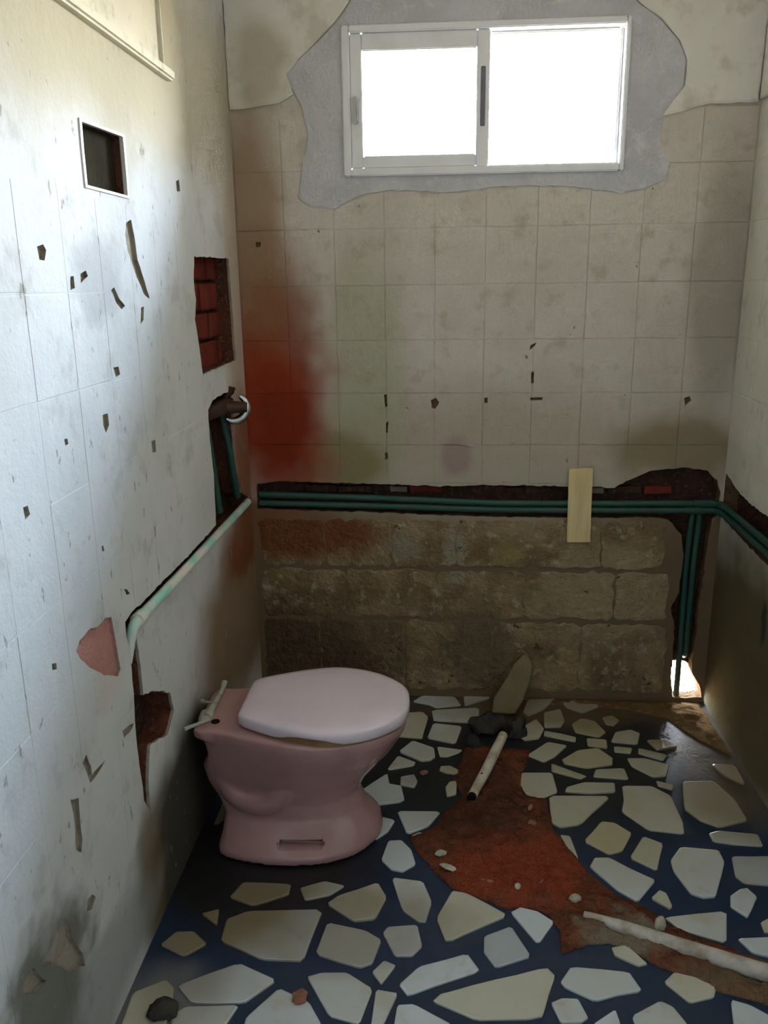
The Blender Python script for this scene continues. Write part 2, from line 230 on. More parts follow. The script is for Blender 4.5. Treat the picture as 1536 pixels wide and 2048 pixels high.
def clip(poly, n, c):
    out = []
    for i in range(len(poly)):
        a, b = poly[i], poly[(i + 1) % len(poly)]
        da = a[0] * n[0] + a[1] * n[1] - c; db = b[0] * n[0] + b[1] * n[1] - c
        if da <= 0: out.append(a)
        if da * db < 0:
            t = da / (da - db); out.append((a[0] + (b[0] - a[0]) * t, a[1] + (b[1] - a[1]) * t))
    return out
def clip_rect(poly, x0, x1, y0, y1):
    for n, c in (((1, 0), x1), ((-1, 0), -x0), ((0, 1), y1), ((0, -1), -y0)):
        if poly: poly = clip(poly, n, c)
    return poly
def bed(x0, x1, z0, z1, blocked, m3, hgt, mat, parent, seed):
    """bed of adhesive left by one tile, broken away where the wall is broken"""
    g = .0015; x0 += g; x1 -= g; z0 += g; z1 -= g; box = rect(x0, x1, z0, z1)
    cut = [q for q in blocked if overlap(box, q)]
    out = rough_loop(box, .05, .0025, seed)
    if not cut:
        slab_piece('tile_bed', out, m3, -hgt, .001, .0010, mat, parent); return
    vs_, es = [], []
    for l in [out] + cut:
        k = len(vs_); vs_ += [Vector(p) for p in l]; es += [(k + i, k + (i + 1) % len(l)) for i in range(len(l))]
    vo, ed, fa, *_ = delaunay_2d_cdt(vs_, es, [], 0, 1e-6)
    keep = []; area = 0.0
    for f in fa:
        c = sum((vo[i] for i in f), Vector((0, 0))) / len(f); c = (c.x, c.y)
        if inside(c, out) and not any(inside(c, q) for q in cut):
            keep.append(tuple(f)); area += abs((vo[f[1]] - vo[f[0]]).cross(vo[f[2]] - vo[f[0]])) / 2
    if area < .35 * (x1 - x0) * (z1 - z0): return
    edges = {}
    for f in keep:
        for i in range(3): e = (f[i], f[(i + 1) % 3]); edges[tuple(sorted(e))] = edges.get(tuple(sorted(e)), 0) + 1
    n = len(vo); verts = [m3(v.x, v.y, -hgt) for v in vo] + [m3(v.x, v.y, .001) for v in vo]
    faces = keep + [(a, c, n + c, n + a) for (a, c), k in edges.items() if k == 1]
    used = sorted({i for f in faces for i in f}); ix = {v: i for i, v in enumerate(used)}
    o = mesh_obj('tile_bed', [verts[i] for i in used], [tuple(ix[i] for i in f) for f in faces], mat, parent)
    bm = bmesh.new(); bm.from_mesh(o.data); bmesh.ops.recalc_face_normals(bm, faces=bm.faces[:])
    c = Vector(m3(0, 0, -1)) - Vector(m3(0, 0, 0)); big = max(bm.faces, key=lambda f: f.calc_area())
    if big.normal.dot(c) < 0: bmesh.ops.reverse_faces(bm, faces=bm.faces[:])
    bm.to_mesh(o.data); bm.free()

# ------------------------------------------------------------------ materials
def new_mat(name):
    m = bpy.data.materials.new(name); m.use_nodes = True; nt = m.node_tree
    return m, nt, nt.nodes['Principled BSDF']

def c4(c): return (c[0], c[1], c[2], 1.0)
def rgb(r, g, b):
    f = lambda v: ((v / 255 + .055) / 1.055) ** 2.4 if v / 255 > .04045 else v / 255 / 12.92
    return (f(r), f(g), f(b))

class NT:
    def __init__(self, nt):
        self.nt = nt; self.warp = {}; g = nt.nodes.new('ShaderNodeNewGeometry'); self.pos = g.outputs['Position']
    def link(self, a, b): self.nt.links.new(a, b)
    def noise(self, scale, detail=4.0, rough=.6, vec=None, off=0.0, stretch=None, color=False):
        n = self.nt.nodes.new('ShaderNodeTexNoise'); n.inputs['Scale'].default_value = scale; n.inputs['Detail'].default_value = detail; n.inputs['Roughness'].default_value = rough
        v = vec or self.pos
        mp = self.nt.nodes.new('ShaderNodeMapping'); mp.inputs['Location'].default_value = (off, off * .7, off * 1.3)
        if stretch: mp.inputs['Scale'].default_value = stretch
        self.link(v, mp.inputs[0]); self.link(mp.outputs[0], n.inputs['Vector'])
        return n.outputs['Color' if color else 'Fac']
    def ramp(self, fac, a, b, va=0.0, vb=1.0):
        m = self.nt.nodes.new('ShaderNodeMapRange'); m.interpolation_type = 'SMOOTHSTEP'
        for i, v in enumerate((a, b, va, vb)): m.inputs[i + 1].default_value = v
        self.link(fac, m.inputs[0]); return m.outputs[0]
    def math(self, op, a, b):
        m = self.nt.nodes.new('ShaderNodeMath'); m.operation = op
        for i, v in enumerate((a, b)):
            if isinstance(v, (int, float)): m.inputs[i].default_value = v
            else: self.link(v, m.inputs[i])
        return m.outputs[0]
    def mix(self, fac, a, b):
        m = self.nt.nodes.new('ShaderNodeMix'); m.data_type = 'RGBA'
        for k, v in ((0, fac), (6, a), (7, b)):
            if isinstance(v, (int, float)): m.inputs[k].default_value = v
            elif isinstance(v, tuple): m.inputs[k].default_value = c4(v)
            else: self.link(v, m.inputs[k])
        return m.outputs[2]
    def blob(self, center, radii, amp=.12, nscale=5.0, soft=.45, off=0.0):
        """irregular patch (stain as well as painted light) with an outline of its own round a point of the wall"""
        key = 4.5 if nscale < 7 else 11.0
        if key not in self.warp: self.warp[key] = self.noise(key, 2, .6, off=key, color=True)
        nz = self.warp[key]
        s = self.nt.nodes.new('ShaderNodeVectorMath'); s.operation = 'MULTIPLY_ADD'
        s.inputs[1].default_value = (amp * 2,) * 3; self.link(nz, s.inputs[0]); self.link(self.pos, s.inputs[2])
        a = self.nt.nodes.new('ShaderNodeVectorMath'); a.operation = 'SUBTRACT'; a.inputs[1].default_value = tuple(c + amp for c in center); self.link(s.outputs[0], a.inputs[0])
        d = self.nt.nodes.new('ShaderNodeVectorMath'); d.operation = 'DIVIDE'; d.inputs[1].default_value = radii; self.link(a.outputs[0], d.inputs[0])
        l = self.nt.nodes.new('ShaderNodeVectorMath'); l.operation = 'LENGTH'; self.link(d.outputs[0], l.inputs[0])
        return self.ramp(l.outputs['Value'], soft, 1.0, 1.0, 0.0)
    def bump(self, h, strength, dist, prev=None):
        b = self.nt.nodes.new('ShaderNodeBump'); b.inputs['Strength'].default_value = strength; b.inputs['Distance'].default_value = dist
        self.link(h, b.inputs['Height'])
        if prev: self.link(prev, b.inputs['Normal'])
        return b.outputs[0]

def rough_mat(name, c1, c2, c3=None, stains_and_light=(), specks=None, rough=.9, scale=3.0, bump=.5, bdist=.01, fine=55.0, spec=.2):
    m, nt, bs = new_mat(name); g = NT(nt)
    col = g.mix(g.ramp(g.noise(scale, 3), .35, .65), c1, c2)
    if c3: col = g.mix(g.ramp(g.noise(scale * 4.5, 3, .65, off=3.3), .52, .72), col, c3)
    for i, (ctr, rad, c, k, *o) in enumerate(stains_and_light):
        kw = o[0] if o else {}
        col = g.mix(g.math('MULTIPLY', g.blob(ctr, rad, off=i * 1.7, **kw), k), col, c)
    if specks:
        col = g.mix(g.math('MULTIPLY', g.ramp(g.noise(specks[1], 3, .7, off=9.1, stretch=specks[3] if len(specks) > 3 else None), specks[2], specks[2] + .06), .8), col, specks[0])
    nt.links.new(col, bs.inputs['Base Color']); bs.inputs['Roughness'].default_value = rough; bs.inputs['Specular IOR Level'].default_value = spec
    b = g.bump(g.noise(fine * .55, 3, .72, off=1.1), bump, bdist * .7)
    if rough > .8:                                   # matt plaster: a plain diffuse surface
        df = nt.nodes.new('ShaderNodeBsdfDiffuse'); nt.links.new(col, df.inputs['Color']); nt.links.new(b, df.inputs['Normal'])
        nt.links.new(df.outputs[0], nt.nodes['Material Output'].inputs['Surface']); nt.nodes.remove(bs)
    else: nt.links.new(b, bs.inputs['Normal'])
    return m

def plain(name, c, rough=.5, metal=0.0, spec=.5, var=.12, vscale=18.0, bump=0.0, coat=0.0, c2=None, vlo=.4, vhi=.7):
    m, nt, bs = new_mat(name); g = NT(nt)
    d = c2 or tuple(v * (1 - var) for v in c)
    nt.links.new(g.mix(g.ramp(g.noise(vscale, 4), vlo, vhi), c, d), bs.inputs['Base Color'])
    bs.inputs['Roughness'].default_value = rough; bs.inputs['Metallic'].default_value = metal; bs.inputs['Specular IOR Level'].default_value = spec
    bs.inputs['Coat Weight'].default_value = coat; bs.inputs['Coat Roughness'].default_value = .08
    if bump: nt.links.new(g.bump(g.noise(vscale * 3, 4), bump, .004), bs.inputs['Normal'])
    return m

RED = (.17, .016, .007)
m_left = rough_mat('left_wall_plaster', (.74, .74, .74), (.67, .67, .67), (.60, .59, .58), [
    ((0, -.05, 1.35), (.3, .26, 1.1), (.60, .46, .33), .7, dict(amp=.06)),  # dim strip by the corner, grazing window light painted as darker plaster
    ((0, -.08, 1.02), (.3, .22, .32), (.27, .085, .03), .85, dict(amp=.06)),
    ((0, -.20, .45), (.3, .85, .42), (.25, .15, .07), .9, dict(amp=.08, nscale=4.0)),
    ((0, -.15, .72), (.3, .42, .18), (.24, .065, .022), .85, dict(amp=.06)),
    ((0, -1.0, .12), (.3, .52, .36), (.045, .036, .024), .95, dict(amp=.07, soft=.6)),  # toilet's cast shadow painted into the wall colour
    ((0, -1.32, .15), (.3, .10, .32), (.22, .15, .075), .6, dict(amp=.05)),
    ((0, -1.86, .30), (.3, .26, .26), (.10, .095, .065), .8, dict(amp=.12, nscale=12.0)),
    ((0, -1.60, .12), (.3, .45, .14), (.30, .31, .30), .6, dict(amp=.1)),
    ((0, -.95, 2.25), (.3, 1.7, .42), (.50, .44, .31), .88, dict(amp=.1, nscale=3.0)),  # warm bounced light along the wall top, painted into the colour
    ((0, -1.28, 1.66), (.3, .17, .12), (.47, .47, .48), .7, dict(amp=.07, nscale=12.0)),
    ((0, -1.45, .78), (.3, .10, .09), (.74, .66, .64), .8, dict(amp=.03, nscale=14.0)),
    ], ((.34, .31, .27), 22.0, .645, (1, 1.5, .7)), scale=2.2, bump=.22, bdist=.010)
m_back = rough_mat('back_wall_plaster', (.68, .62, .55), (.61, .55, .48), (.53, .47, .39), [
    ((.9, 0, .25), (6.0, .4, .60), (.19, .125, .07), .95, dict(amp=.02, soft=.93)),
    ((.9, 0, 1.0), (1.3, .4, .42), (.47, .42, .32), .8, dict(amp=.15, soft=.2)),  # grime near the pipes, also painting in the fall-off of window glare
    ((.10, 0, 1.35), (.24, .4, .60), (.26, .10, .045), .8, dict(amp=.09, nscale=4.0)),
    ((.06, 0, 1.7), (.17, .4, .8), (.34, .21, .11), .75, dict(amp=.06, nscale=4.0)),
    ((.46, 0, 1.30), (.20, .4, .62), (.40, .41, .24), .5, dict(amp=.08, nscale=4.0)),
    ((.36, 0, .98), (.22, .4, .16), (.25, .19, .06), .7, dict(amp=.06)),
    ((1.62, 0, 1.03), (.32, .4, .18), (.25, .18, .085), .7, dict(amp=.08)),
    ((1.72, 0, 1.6), (.14, .4, .6), (.36, .32, .25), .6, dict(amp=.05)),
    ((.80, 0, 1.0), (.085, .4, .10), (.40, .28, .27), .75, dict(amp=.02)),
    ((.10, 0, 1.14), (.30, .4, .58), (.34, .060, .027), 1.0, dict(amp=.16, nscale=4.5, soft=.28)),
    ((.14, 0, 1.12), (.17, .4, .30), RED, .4, dict(amp=.1, nscale=12.0, soft=.3)),
    ], ((.16, .13, .09), 24.0, .70), scale=2.4, bump=.5, bdist=.010)
m_lower = rough_mat('bare_masonry', (.36, .26, .15), (.22, .15, .085), (.45, .37, .25), [
    ((.80, 0, .60), (.05, .4, .17), (.33, .30, .21), .9, dict(amp=.04, nscale=9.0)),
    ((.60, 0, .64), (.09, .4, .09), (.30, .28, .20), .7, dict(amp=.05, nscale=9.0)),
    ((1.0, 0, .62), (.09, .4, .07), (.34, .26, .10), .7, dict(amp=.05, nscale=9.0)),
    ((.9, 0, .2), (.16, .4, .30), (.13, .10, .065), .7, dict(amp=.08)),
    ((.20, 0, .70), (.42, .4, .13), (.20, .05, .018), .8, dict(amp=.06)),
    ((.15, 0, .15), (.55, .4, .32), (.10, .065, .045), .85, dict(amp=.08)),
    ((1.40, 0, .45), (.36, .4, .26), (.46, .37, .23), .6, dict(amp=.08)),
    ], ((.06, .045, .03), 15.0, .655), scale=6.0, bump=1.0, bdist=.03, fine=40.0)
m_right = rough_mat('right_wall_plaster', (.80, .78, .68), (.74, .72, .62), (.64, .61, .51), [
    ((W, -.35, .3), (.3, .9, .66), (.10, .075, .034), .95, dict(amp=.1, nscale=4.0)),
    ((W, -.51, .55), (.3, .035, .10), (.05, .05, .045), .9, dict(amp=.03, nscale=12.0)),
    ], ((.2, .17, .12), 24.0, .7), scale=2.4, bump=.5, bdist=.010)
m_cream = rough_mat('cream_paint', (.84, .81, .73), (.78, .75, .66), (.68, .63, .54), [((.12, 0, 2.36), (.12, .4, .22), (.40, .30, .20), .5, dict(amp=.06))], scale=2.0, bump=.25, bdist=.008)
m_recess = rough_mat('recess_paint', (.78, .74, .62), (.72, .68, .56), (.60, .57, .48), scale=3.0, bump=.25, bdist=.008)
m_cement = rough_mat('grey_cement', (.64, .63, .65), (.56, .55, .57), (.68, .67, .68), scale=4.0, bump=.7, bdist=.012)
m_under = rough_mat('undercoat', (.20, .125, .075), (.14, .085, .05), (.10, .065, .045), scale=8.0, bump=1.0, bdist=.02)
m_under_l = rough_mat('undercoat_left', (.42, .37, .31), (.34, .29, .23), (.27, .22, .16), [((0, -1.47, .87), (.3, .16, .16), (.58, .29, .26), 1.0, dict(amp=.02))], scale=8.0, bump=.8, bdist=.015)
m_broken = rough_mat('broken_brickwork', (.15, .055, .035), (.11, .05, .035), (.20, .12, .085), scale=11.0, bump=1.0, bdist=.02)
m_core = rough_mat('wall_core', (.085, .045, .035), (.06, .035, .028), (.13, .09, .065), scale=14.0, bump=1.0, bdist=.02)
m_dark = rough_mat('shaft_lining', (.045, .04, .028), (.03, .026, .018), scale=6.0)
m_brick = rough_mat('red_brick', (.21, .045, .03), (.15, .035, .028), (.12, .04, .04), scale=12.0, bump=.8, bdist=.008)
m_mortar = rough_mat('grey_mortar', (.30, .24, .20), (.22, .17, .14), scale=14.0, bump=.9)
m_ceil = rough_mat('ceiling_paint', (.74, .75, .76), (.68, .69, .70), scale=2.0, bump=.2)
m_grout = rough_mat('dark_blue_terrazzo_bed', (.012, .030, .082), (.018, .036, .078), (.030, .040, .054), [((1.0, -.45, 0), (1.1, .62, .3), (.016, .019, .017), .85, dict(amp=.1)), ((1.2, -.05, 0), (.8, .22, .3), (.13, .085, .045), .85, dict(amp=.1)), ((1.75, -.4, 0), (.22, .5, .3), (.12, .09, .05), .8, dict(amp=.1)), ((.10, -1.65, 0), (.2, .28, .3), (.24, .24, .24), .7, dict(amp=.1)), ((.25, -1.05, 0), (.45, .40, .3), (.014, .013, .010), .9, dict(amp=.1))], rough=.38, spec=.5, scale=7.0, bump=.35, bdist=.005)  # last patch paints the toilet's shadow into the bed colour

def stone_mat():
    m, nt, bs = new_mat('pale_marble'); g = NT(nt)
    oi = nt.nodes.new('ShaderNodeObjectInfo'); rp = nt.nodes.new('ShaderNodeValToRGB'); rp.color_ramp.interpolation = 'CONSTANT'
    e = rp.color_ramp.elements; e[0].position = 0; e[0].color = c4((.60, .64, .63)); e[1].position = .30; e[1].color = c4((.63, .69, .72))
    for p, c in ((.55, (.60, .60, .50)), (.72, (.66, .73, .78)), (.88, (.46, .51, .55))):
        x = e.new(p); x.color = c4(c)
    nt.links.new(oi.outputs['Random'], rp.inputs[0])
    col = g.mix(g.math('MULTIPLY', g.ramp(g.noise(7, 4), .5, .75), .6), rp.outputs[0], (.50, .44, .30))
    col = g.mix(g.math('MULTIPLY', g.ramp(g.noise(19, 4, .6, off=2.0), .60, .76), .35), col, (.32, .24, .14))
    for i, (c, r, k, *d) in enumerate((((1.25, -.55, 0), (.80, .75, .3), .62, (.43, .37, .18)), ((1.72, -.45, 0), (.30, .62, .3), .75), ((1.3, -.08, 0), (.75, .22, .3), .6), ((.12, -1.1, 0), (.34, .62, .3), .9), ((.45, -1.28, 0), (.5, .22, .2), .55))):  # last two patches paint the toilet's shadow into the stone colour
        col = g.mix(g.math('MULTIPLY', g.blob(c, r, amp=.1, off=i * 2.1), k), col, d[0] if d else (.22, .17, .085))
    nt.links.new(col, bs.inputs['Base Color']); bs.inputs['Roughness'].default_value = .42; bs.inputs['Specular IOR Level'].default_value = .45
    pass
    return m
m_stone = stone_mat()
m_soil = rough_mat('red_soil', (.25, .075, .042), (.14, .056, .034), (.17, .11, .07), [
    ((.97, -1.05, 0), (.26, .20, .3), (.38, .070, .032), .65, dict(amp=.12, nscale=12.0)),
    ((.85, -.72, 0), (.25, .3, .3), (.085, .045, .030), .6, dict(amp=.1)),
    ((1.22, -1.30, 0), (.13, .09, .3), (.29, .25, .18), .85, dict(amp=.08, nscale=12.0)),
    ((1.55, -1.45, 0), (.45, .12, .3), (.25, .19, .12), .6, dict(amp=.08, nscale=12.0))], scale=16.0, bump=1.0, bdist=.03, fine=110.0)
m_mud = rough_mat('brown_dust', (.20, .125, .060), (.15, .09, .045), (.26, .19, .11), scale=9.0, bump=.8)
m_ceramic = plain('pink_ceramic', (.49, .28, .278), .18, 0, .5, .15, 6.0, 0, .4)
m_lid = plain('pale_pink_plastic', (.86, .74, .82), .16, 0, .5, .06, 5.0, 0, .2)
m_seat = plain('stained_seat', (.30, .17, .07), .5, 0, .4, .3, 12.0)
m_hole_fill = plain('black_hole_fill', (.012, .010, .009), .9, 0, .1)  # black fill painted for the darkness inside small holes
m_upvc = plain('white_window_frame', (.90, .90, .92), .35, 0, .5, .06, 8.0)
m_gasket = plain('grey_gasket', (.20, .19, .24), .6)
m_chrome = plain('worn_chrome', (.62, .63, .64), .22, 1.0, .5, .25, 40.0)
m_brass = plain('tarnished_brass', (.10, .055, .035), .55, .6, .5, .4, 30.0, .3)
m_ppr = plain('green_plastic_pipe', (.020, .090, .070), .42, 0, .5, .3, 14.0, 0, 0, (.055, .090, .075))
m_ppr_dust_lit = plain('dusty_lit_green_pipe', (.40, .78, .70), .45, 0, .5, .3, 7.0, 0, 0, (.84, .84, .78), .42, .56)  # dust plus window light caught on the pipe, painted into its colour
m_wood = None
m_pvc = plain('dirty_white_pvc', (.78, .73, .62), .5, 0, .4, .3, 16.0, .1, 0, (.50, .40, .27))
m_pvc_grey = plain('old_white_pvc', (.62, .58, .53), .5, 0, .4, .3, 20.0, .2, 0, (.36, .30, .23))
m_shard = rough_mat('dusty_cement', (.25, .205, .12), (.21, .17, .10), scale=10.0, bump=.7)
m_debris = rough_mat('dark_debris', (.045, .045, .045), (.07, .065, .055), scale=14.0, bump=1.0)
m_chip = rough_mat('plaster_chip', (.62, .57, .47), (.50, .42, .33), scale=22.0, bump=.6)
m_chip_red = rough_mat('brick_chip', (.30, .13, .09), (.36, .22, .15), scale=22.0, bump=.6)
m_fitting = plain('limescaled_fitting', (.46, .46, .38), .55, 0, .4, .35, 40.0, .5)

def wood_mat():
    m, nt, bs = new_mat('bare_pine'); g = NT(nt)
    col = g.mix(g.ramp(g.noise(30, 4, .6, stretch=(1.0, 1.0, .06)), .35, .7), (.90, .72, .38), (.74, .56, .27))
    nt.links.new(col, bs.inputs['Base Color']); bs.inputs['Roughness'].default_value = .75
    return m
m_wood = wood_mat()

def glass_mat():
    m = bpy.data.materials.new('window_glass'); m.use_nodes = True; nt = m.node_tree; nt.nodes.clear()
    out = nt.nodes.new('ShaderNodeOutputMaterial'); mx = nt.nodes.new('ShaderNodeMixShader'); fr = nt.nodes.new('ShaderNodeFresnel'); fr.inputs[0].default_value = 1.45
    tr = nt.nodes.new('ShaderNodeBsdfTransparent'); tr.inputs[0].default_value = (.96, .97, .97, 1); gl = nt.nodes.new('ShaderNodeBsdfGlossy'); gl.inputs['Roughness'].default_value = .02
    nt.links.new(fr.outputs[0], mx.inputs[0]); nt.links.new(tr.outputs[0], mx.inputs[1]); nt.links.new(gl.outputs[0], mx.inputs[2]); nt.links.new(mx.outputs[0], out.inputs[0])
    return m
m_glass = glass_mat()

# ------------------------------------------------------------------ the room shell
COAT, UNDER, CORE = .008, .055, .20
WIN = rect(.412, 1.342, 2.016, 2.460)
clampx = lambda poly, lo, hi: [(min(max(a, lo), hi), b) for a, b in poly]

# back wall: finished plaster above the pipe chase, bare masonry below it
b_chase = rough_loop(clampx(B_CHASE, .012, W - .004), .016, .006, 1.0)
wall_back = sheet('wall_back', rect(-.25, W + .25, -.30, H + .15), [rect(.30, 1.56, 1.97, 2.66), rough_loop([(1.655, -.20), (1.80, -.20), (1.81, .02), (1.79, .075), (1.755, .135), (1.73, .15), (1.665, .15), (1.655, .05)], .02, .005, 2.0)], M_BACK, UNDER, CORE, m_core)
tag(wall_back, kind='structure')
sheet('undercoat', rect(-.25, W + .25, -.30, H + .15), [WIN, b_chase], M_BACK, COAT, UNDER, m_under, wall_back)
chips = [rough_loop(c, .012, .003, 3.0 + i) for i, c in enumerate(B_CHIPS) if i != 6]
slab_piece('plaster_ridge', rough_loop([(.735, 1.066), (.86, 1.058), (.872, 1.04), (.866, 1.036), (.85, 1.045), (.74, 1.052)], .02, .003, 3), M_BACK, -.006, .001, .003, m_back, wall_back)
sheet('plaster_coat', rect(-.25, W + .25, -.30, H + .15), [WIN, b_chase] + chips, M_BACK, 0, COAT, m_back, wall_back)

cell_blocked = [b_chase] + chips + [B_PATCH]
k = 0
for i in range(10):
    for j in range(7):
        x0, x1 = -.005 + .18 * i, -.005 + .18 * (i + 1); z0, z1 = 1.05 + .195 * (j - 1), 1.05 + .195 * j
        x0 = max(x0, .004); x1 = min(x1, W - .004); z0 = max(z0, .90); z1 = min(z1, 2.20)
        if x1 - x0 < .05 or z1 - z0 < .05: continue
        bed(x0, x1, z0, z1, cell_blocked, M_BACK, .0020 + .0014 * random.random(), m_back, wall_back, i * 3.7 + j)

rows = [((.560, .752), (.022, .285, .548, .800, 1.10, 1.36, 1.600)), ((.345, .545), (.022, .365, .720, 1.075, 1.425, 1.630)), ((.030, .330), (.022, .255, .600, .950, 1.30, 1.640))]
for (z0, z1), xs in rows:
    for a, b in zip(xs, xs[1:]):
        poly = chaikin([(a + .003, z0 + .002), (b - .003, z0 + .002), (b - .003, z1 - .002), (a + .003, z1 - .002)], .06)
        if overlap(poly, b_chase): continue
        slab_piece('block', rough_loop(poly, .022, .016, a * 9 + z0), M_BACK, -.001 - .005 * random.random(), .001, .003, m_lower, wall_back)

up = lambda p: [(min(max(a, .002), W - .002), H if b > 2.6 else b) for a, b in p]
slab_piece('painted_plaster', rough_loop(up(B_UPL), .03, .004, 5), M_BACK, -.014, .001, .004, m_cream, wall_back)
slab_piece('painted_plaster', rough_loop(up(B_UPR), .03, .004, 6), M_BACK, -.014, .001, .004, m_cream, wall_back)
pt = [(a, H if b > 2.6 else b) for a, b in B_PATCH]
sheet('cement_patch', rough_loop(pt, .025, .006, 7), [rect(.405, 1.350, 2.009, 2.467)], M_BACK, -.007, .001, m_cement, wall_back)

# broken brick left standing in the chase above the pipes
xx = .05
i = 0
while xx < 1.62:
    w_ = random.uniform(.05, .13)
    if random.random() < .75:
        poly = rough_loop(rect(xx, min(xx + w_, 1.62), .852, .852 + random.uniform(.022, .040)), .02, .006, 40 + i)
        slab_piece('brick', poly, M_BACK, .030 + random.random() * .014, UNDER, .006, random.choice([m_brick, m_core, m_mortar, m_core]), wall_back)
    xx += w_ + .012; i += 1

# left wall
l_chase = rough_loop([(min(a, -.014), b) for a, b in L_CHASE], .016, .005, 11.0)
l_niche = rough_loop(L_NICHE, .02, .006, 12.0)
l_vent = rough_loop(L_VENT, .03, .003, 13.0)
REC = rect(-1.95, -.690, 2.205, 2.70)
lw_outer = rect(YN - .2, 0.0, -.30, H + .15)
wall_left = sheet('wall_left', lw_outer, [l_vent], M_LEFT, .075, CORE, m_core); tag(wall_left, kind='structure')
sheet('undercoat', lw_outer, [l_chase, l_niche, l_vent, REC], M_LEFT, COAT, .0755, m_under_l, wall_left, m_broken)
lchips = [rough_loop(c, .010, .003, 20.0 + i) for i, c in enumerate(L_CHIPS)]
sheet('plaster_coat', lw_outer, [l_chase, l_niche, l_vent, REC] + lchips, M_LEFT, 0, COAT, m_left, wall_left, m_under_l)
bm = bmesh.new(); add_box(bm, -.0752, -.010, -1.96, -.68, 2.19, 2.71); bm_obj('recess_panel', bm, m_recess, wall_left)
box_obj('recess_jamb', -.0752, -.0005, -.698, -.689, 2.20, 2.701, m_recess, wall_left)
box_obj('recess_sill', -.060, .020, -1.97, -.672, 2.178, 2.206, m_recess, wall_left, .006)
# dark shaft behind the square opening, with its pale lining
bm = bmesh.new(); add_box(bm, -.55, -.19, -1.36, -1.0, 1.78, 2.05)
fr = [f for f in bm.faces if f.calc_center_median().x > -.195]; bmesh.ops.delete(bm, geom=fr, context='FACES')
o = bm_obj('vent_shaft', bm, m_dark, wall_left)
vc = (sum(p[0] for p in L_VENT) / len(L_VENT), sum(p[1] for p in L_VENT) / len(L_VENT))
grow = lambda s: [(vc[0] + (a - vc[0]) * s, vc[1] + (b - vc[1]) * s) for a, b in L_VENT]
sheet('vent_frame', grow(1.075), [grow(.985)], M_LEFT, -.003, .006, plain('vent_frame_white', (.78, .77, .72), .6), wall_left)
box_obj('vent_backing', -.050, -.024, -1.33, -1.03, 1.82, 2.01, m_dark, wall_left)
# bricks at the back of the niche
zc = 1.372; row = 0
for hgt in (.085, .083, .085, .085):
    ofs = (.0, .11, .03, .14)[row]; y = -.60 + ofs - .2
    while y < -.09:
        a, b = max(y, -.575), min(y + .205, -.095)
        if b - a > .03:
            slab_piece('brick', rough_loop(rect(a, b, zc, zc + hgt), .03, .005, row * 5 + y), M_LEFT, .044 + random.random() * .010, .0755, .007, m_brick, wall_left)
        y += .218
    zc += hgt + .012; row += 1
for i in range(11):
    for j in range(9):
        y1, y0 = -.18 * i, -.18 * (i + 1); z0, z1 = .855 + .195 * (j - 4), .855 + .195 * (j - 3)
        if z1 < .15 or z0 > 2.1: continue
        z1 = min(z1, 2.165); y1 = min(y1, -.006)
        if z1 - z0 < .05 or (z0 < .80 and y0 > -1.28): continue
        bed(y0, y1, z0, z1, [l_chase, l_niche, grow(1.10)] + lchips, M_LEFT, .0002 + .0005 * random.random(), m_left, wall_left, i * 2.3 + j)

# right wall with the same chase running round the corner
r_chase = rough_loop([(-.012, .776), (-.25, .758), (-.48, .745), (-.8, .750), (-1.5, .752), (-1.5, .875), (-.8, .885), (-.47, .900), (-.30, .897), (-.13, .915), (-.06, .935), (-.012, .945)], .016, .006, 31.0)
rw_outer = rect(YN - .2, 0.0, -.30, H + .15)
wall_right = sheet('wall_right', rw_outer, [], M_RIGHT, UNDER, CORE, m_core); tag(wall_right, kind='structure')
sheet('plaster_coat', rw_outer, [r_chase], M_RIGHT, 0, UNDER, m_right, wall_right, m_under)
for i in range(4):
    for j in range(7):
        y1, y0 = -.006 - .18 * i, -.006 - .18 * (i + 1); z0, z1 = 1.05 + .195 * (j - 1), 1.05 + .195 * j
        z1 = min(z1, 2.2); poly = rect(y0 + .0016, y1 - .0016, z0 + .0016, z1 - .0016)
        if z1 - z0 < .05 or z0 < .9 or overlap(poly, r_chase): continue
        slab_piece('tile_bed', rough_loop(poly, .05, .003, i * 2.3 + j + 60), M_RIGHT, -.0016, .001, .0012, m_right, wall_right)
slab_piece('painted_plaster', rough_loop(rect(-2.5, -.003, 2.215, H), .05, .004, 70), M_RIGHT, -.012, .001, .004, m_cream, wall_right)

wall_near = box_obj('wall_near', -.2, W + .2, YN - .2, YN, -.3, H + .15, m_ceil); tag(wall_near, kind='structure')
ceiling = box_obj('ceiling', -.2, W + .2, YN - .2, .2, H, H + .15, m_ceil); tag(ceiling, kind='structure')

# floor: broken marble set in a dark bed
floor = box_obj('floor', -.012, W + .012, YN - .05, .002, -.12, -.005, m_grout); tag(floor, kind='structure')
M_FLOOR = lambda u, v, d: (u, v, -d)
for s in STONES:
    p = [(min(max(a, .012), W - .012), min(b, -.008)) for a, b in s]
    p = chaikin(p, .08)
    slab_piece('paving_stone', rough_loop(p, .05, .003, s[0][0] * 13), M_FLOOR, -.0005 - .002 * random.random(), .008, .0025, m_stone, floor)
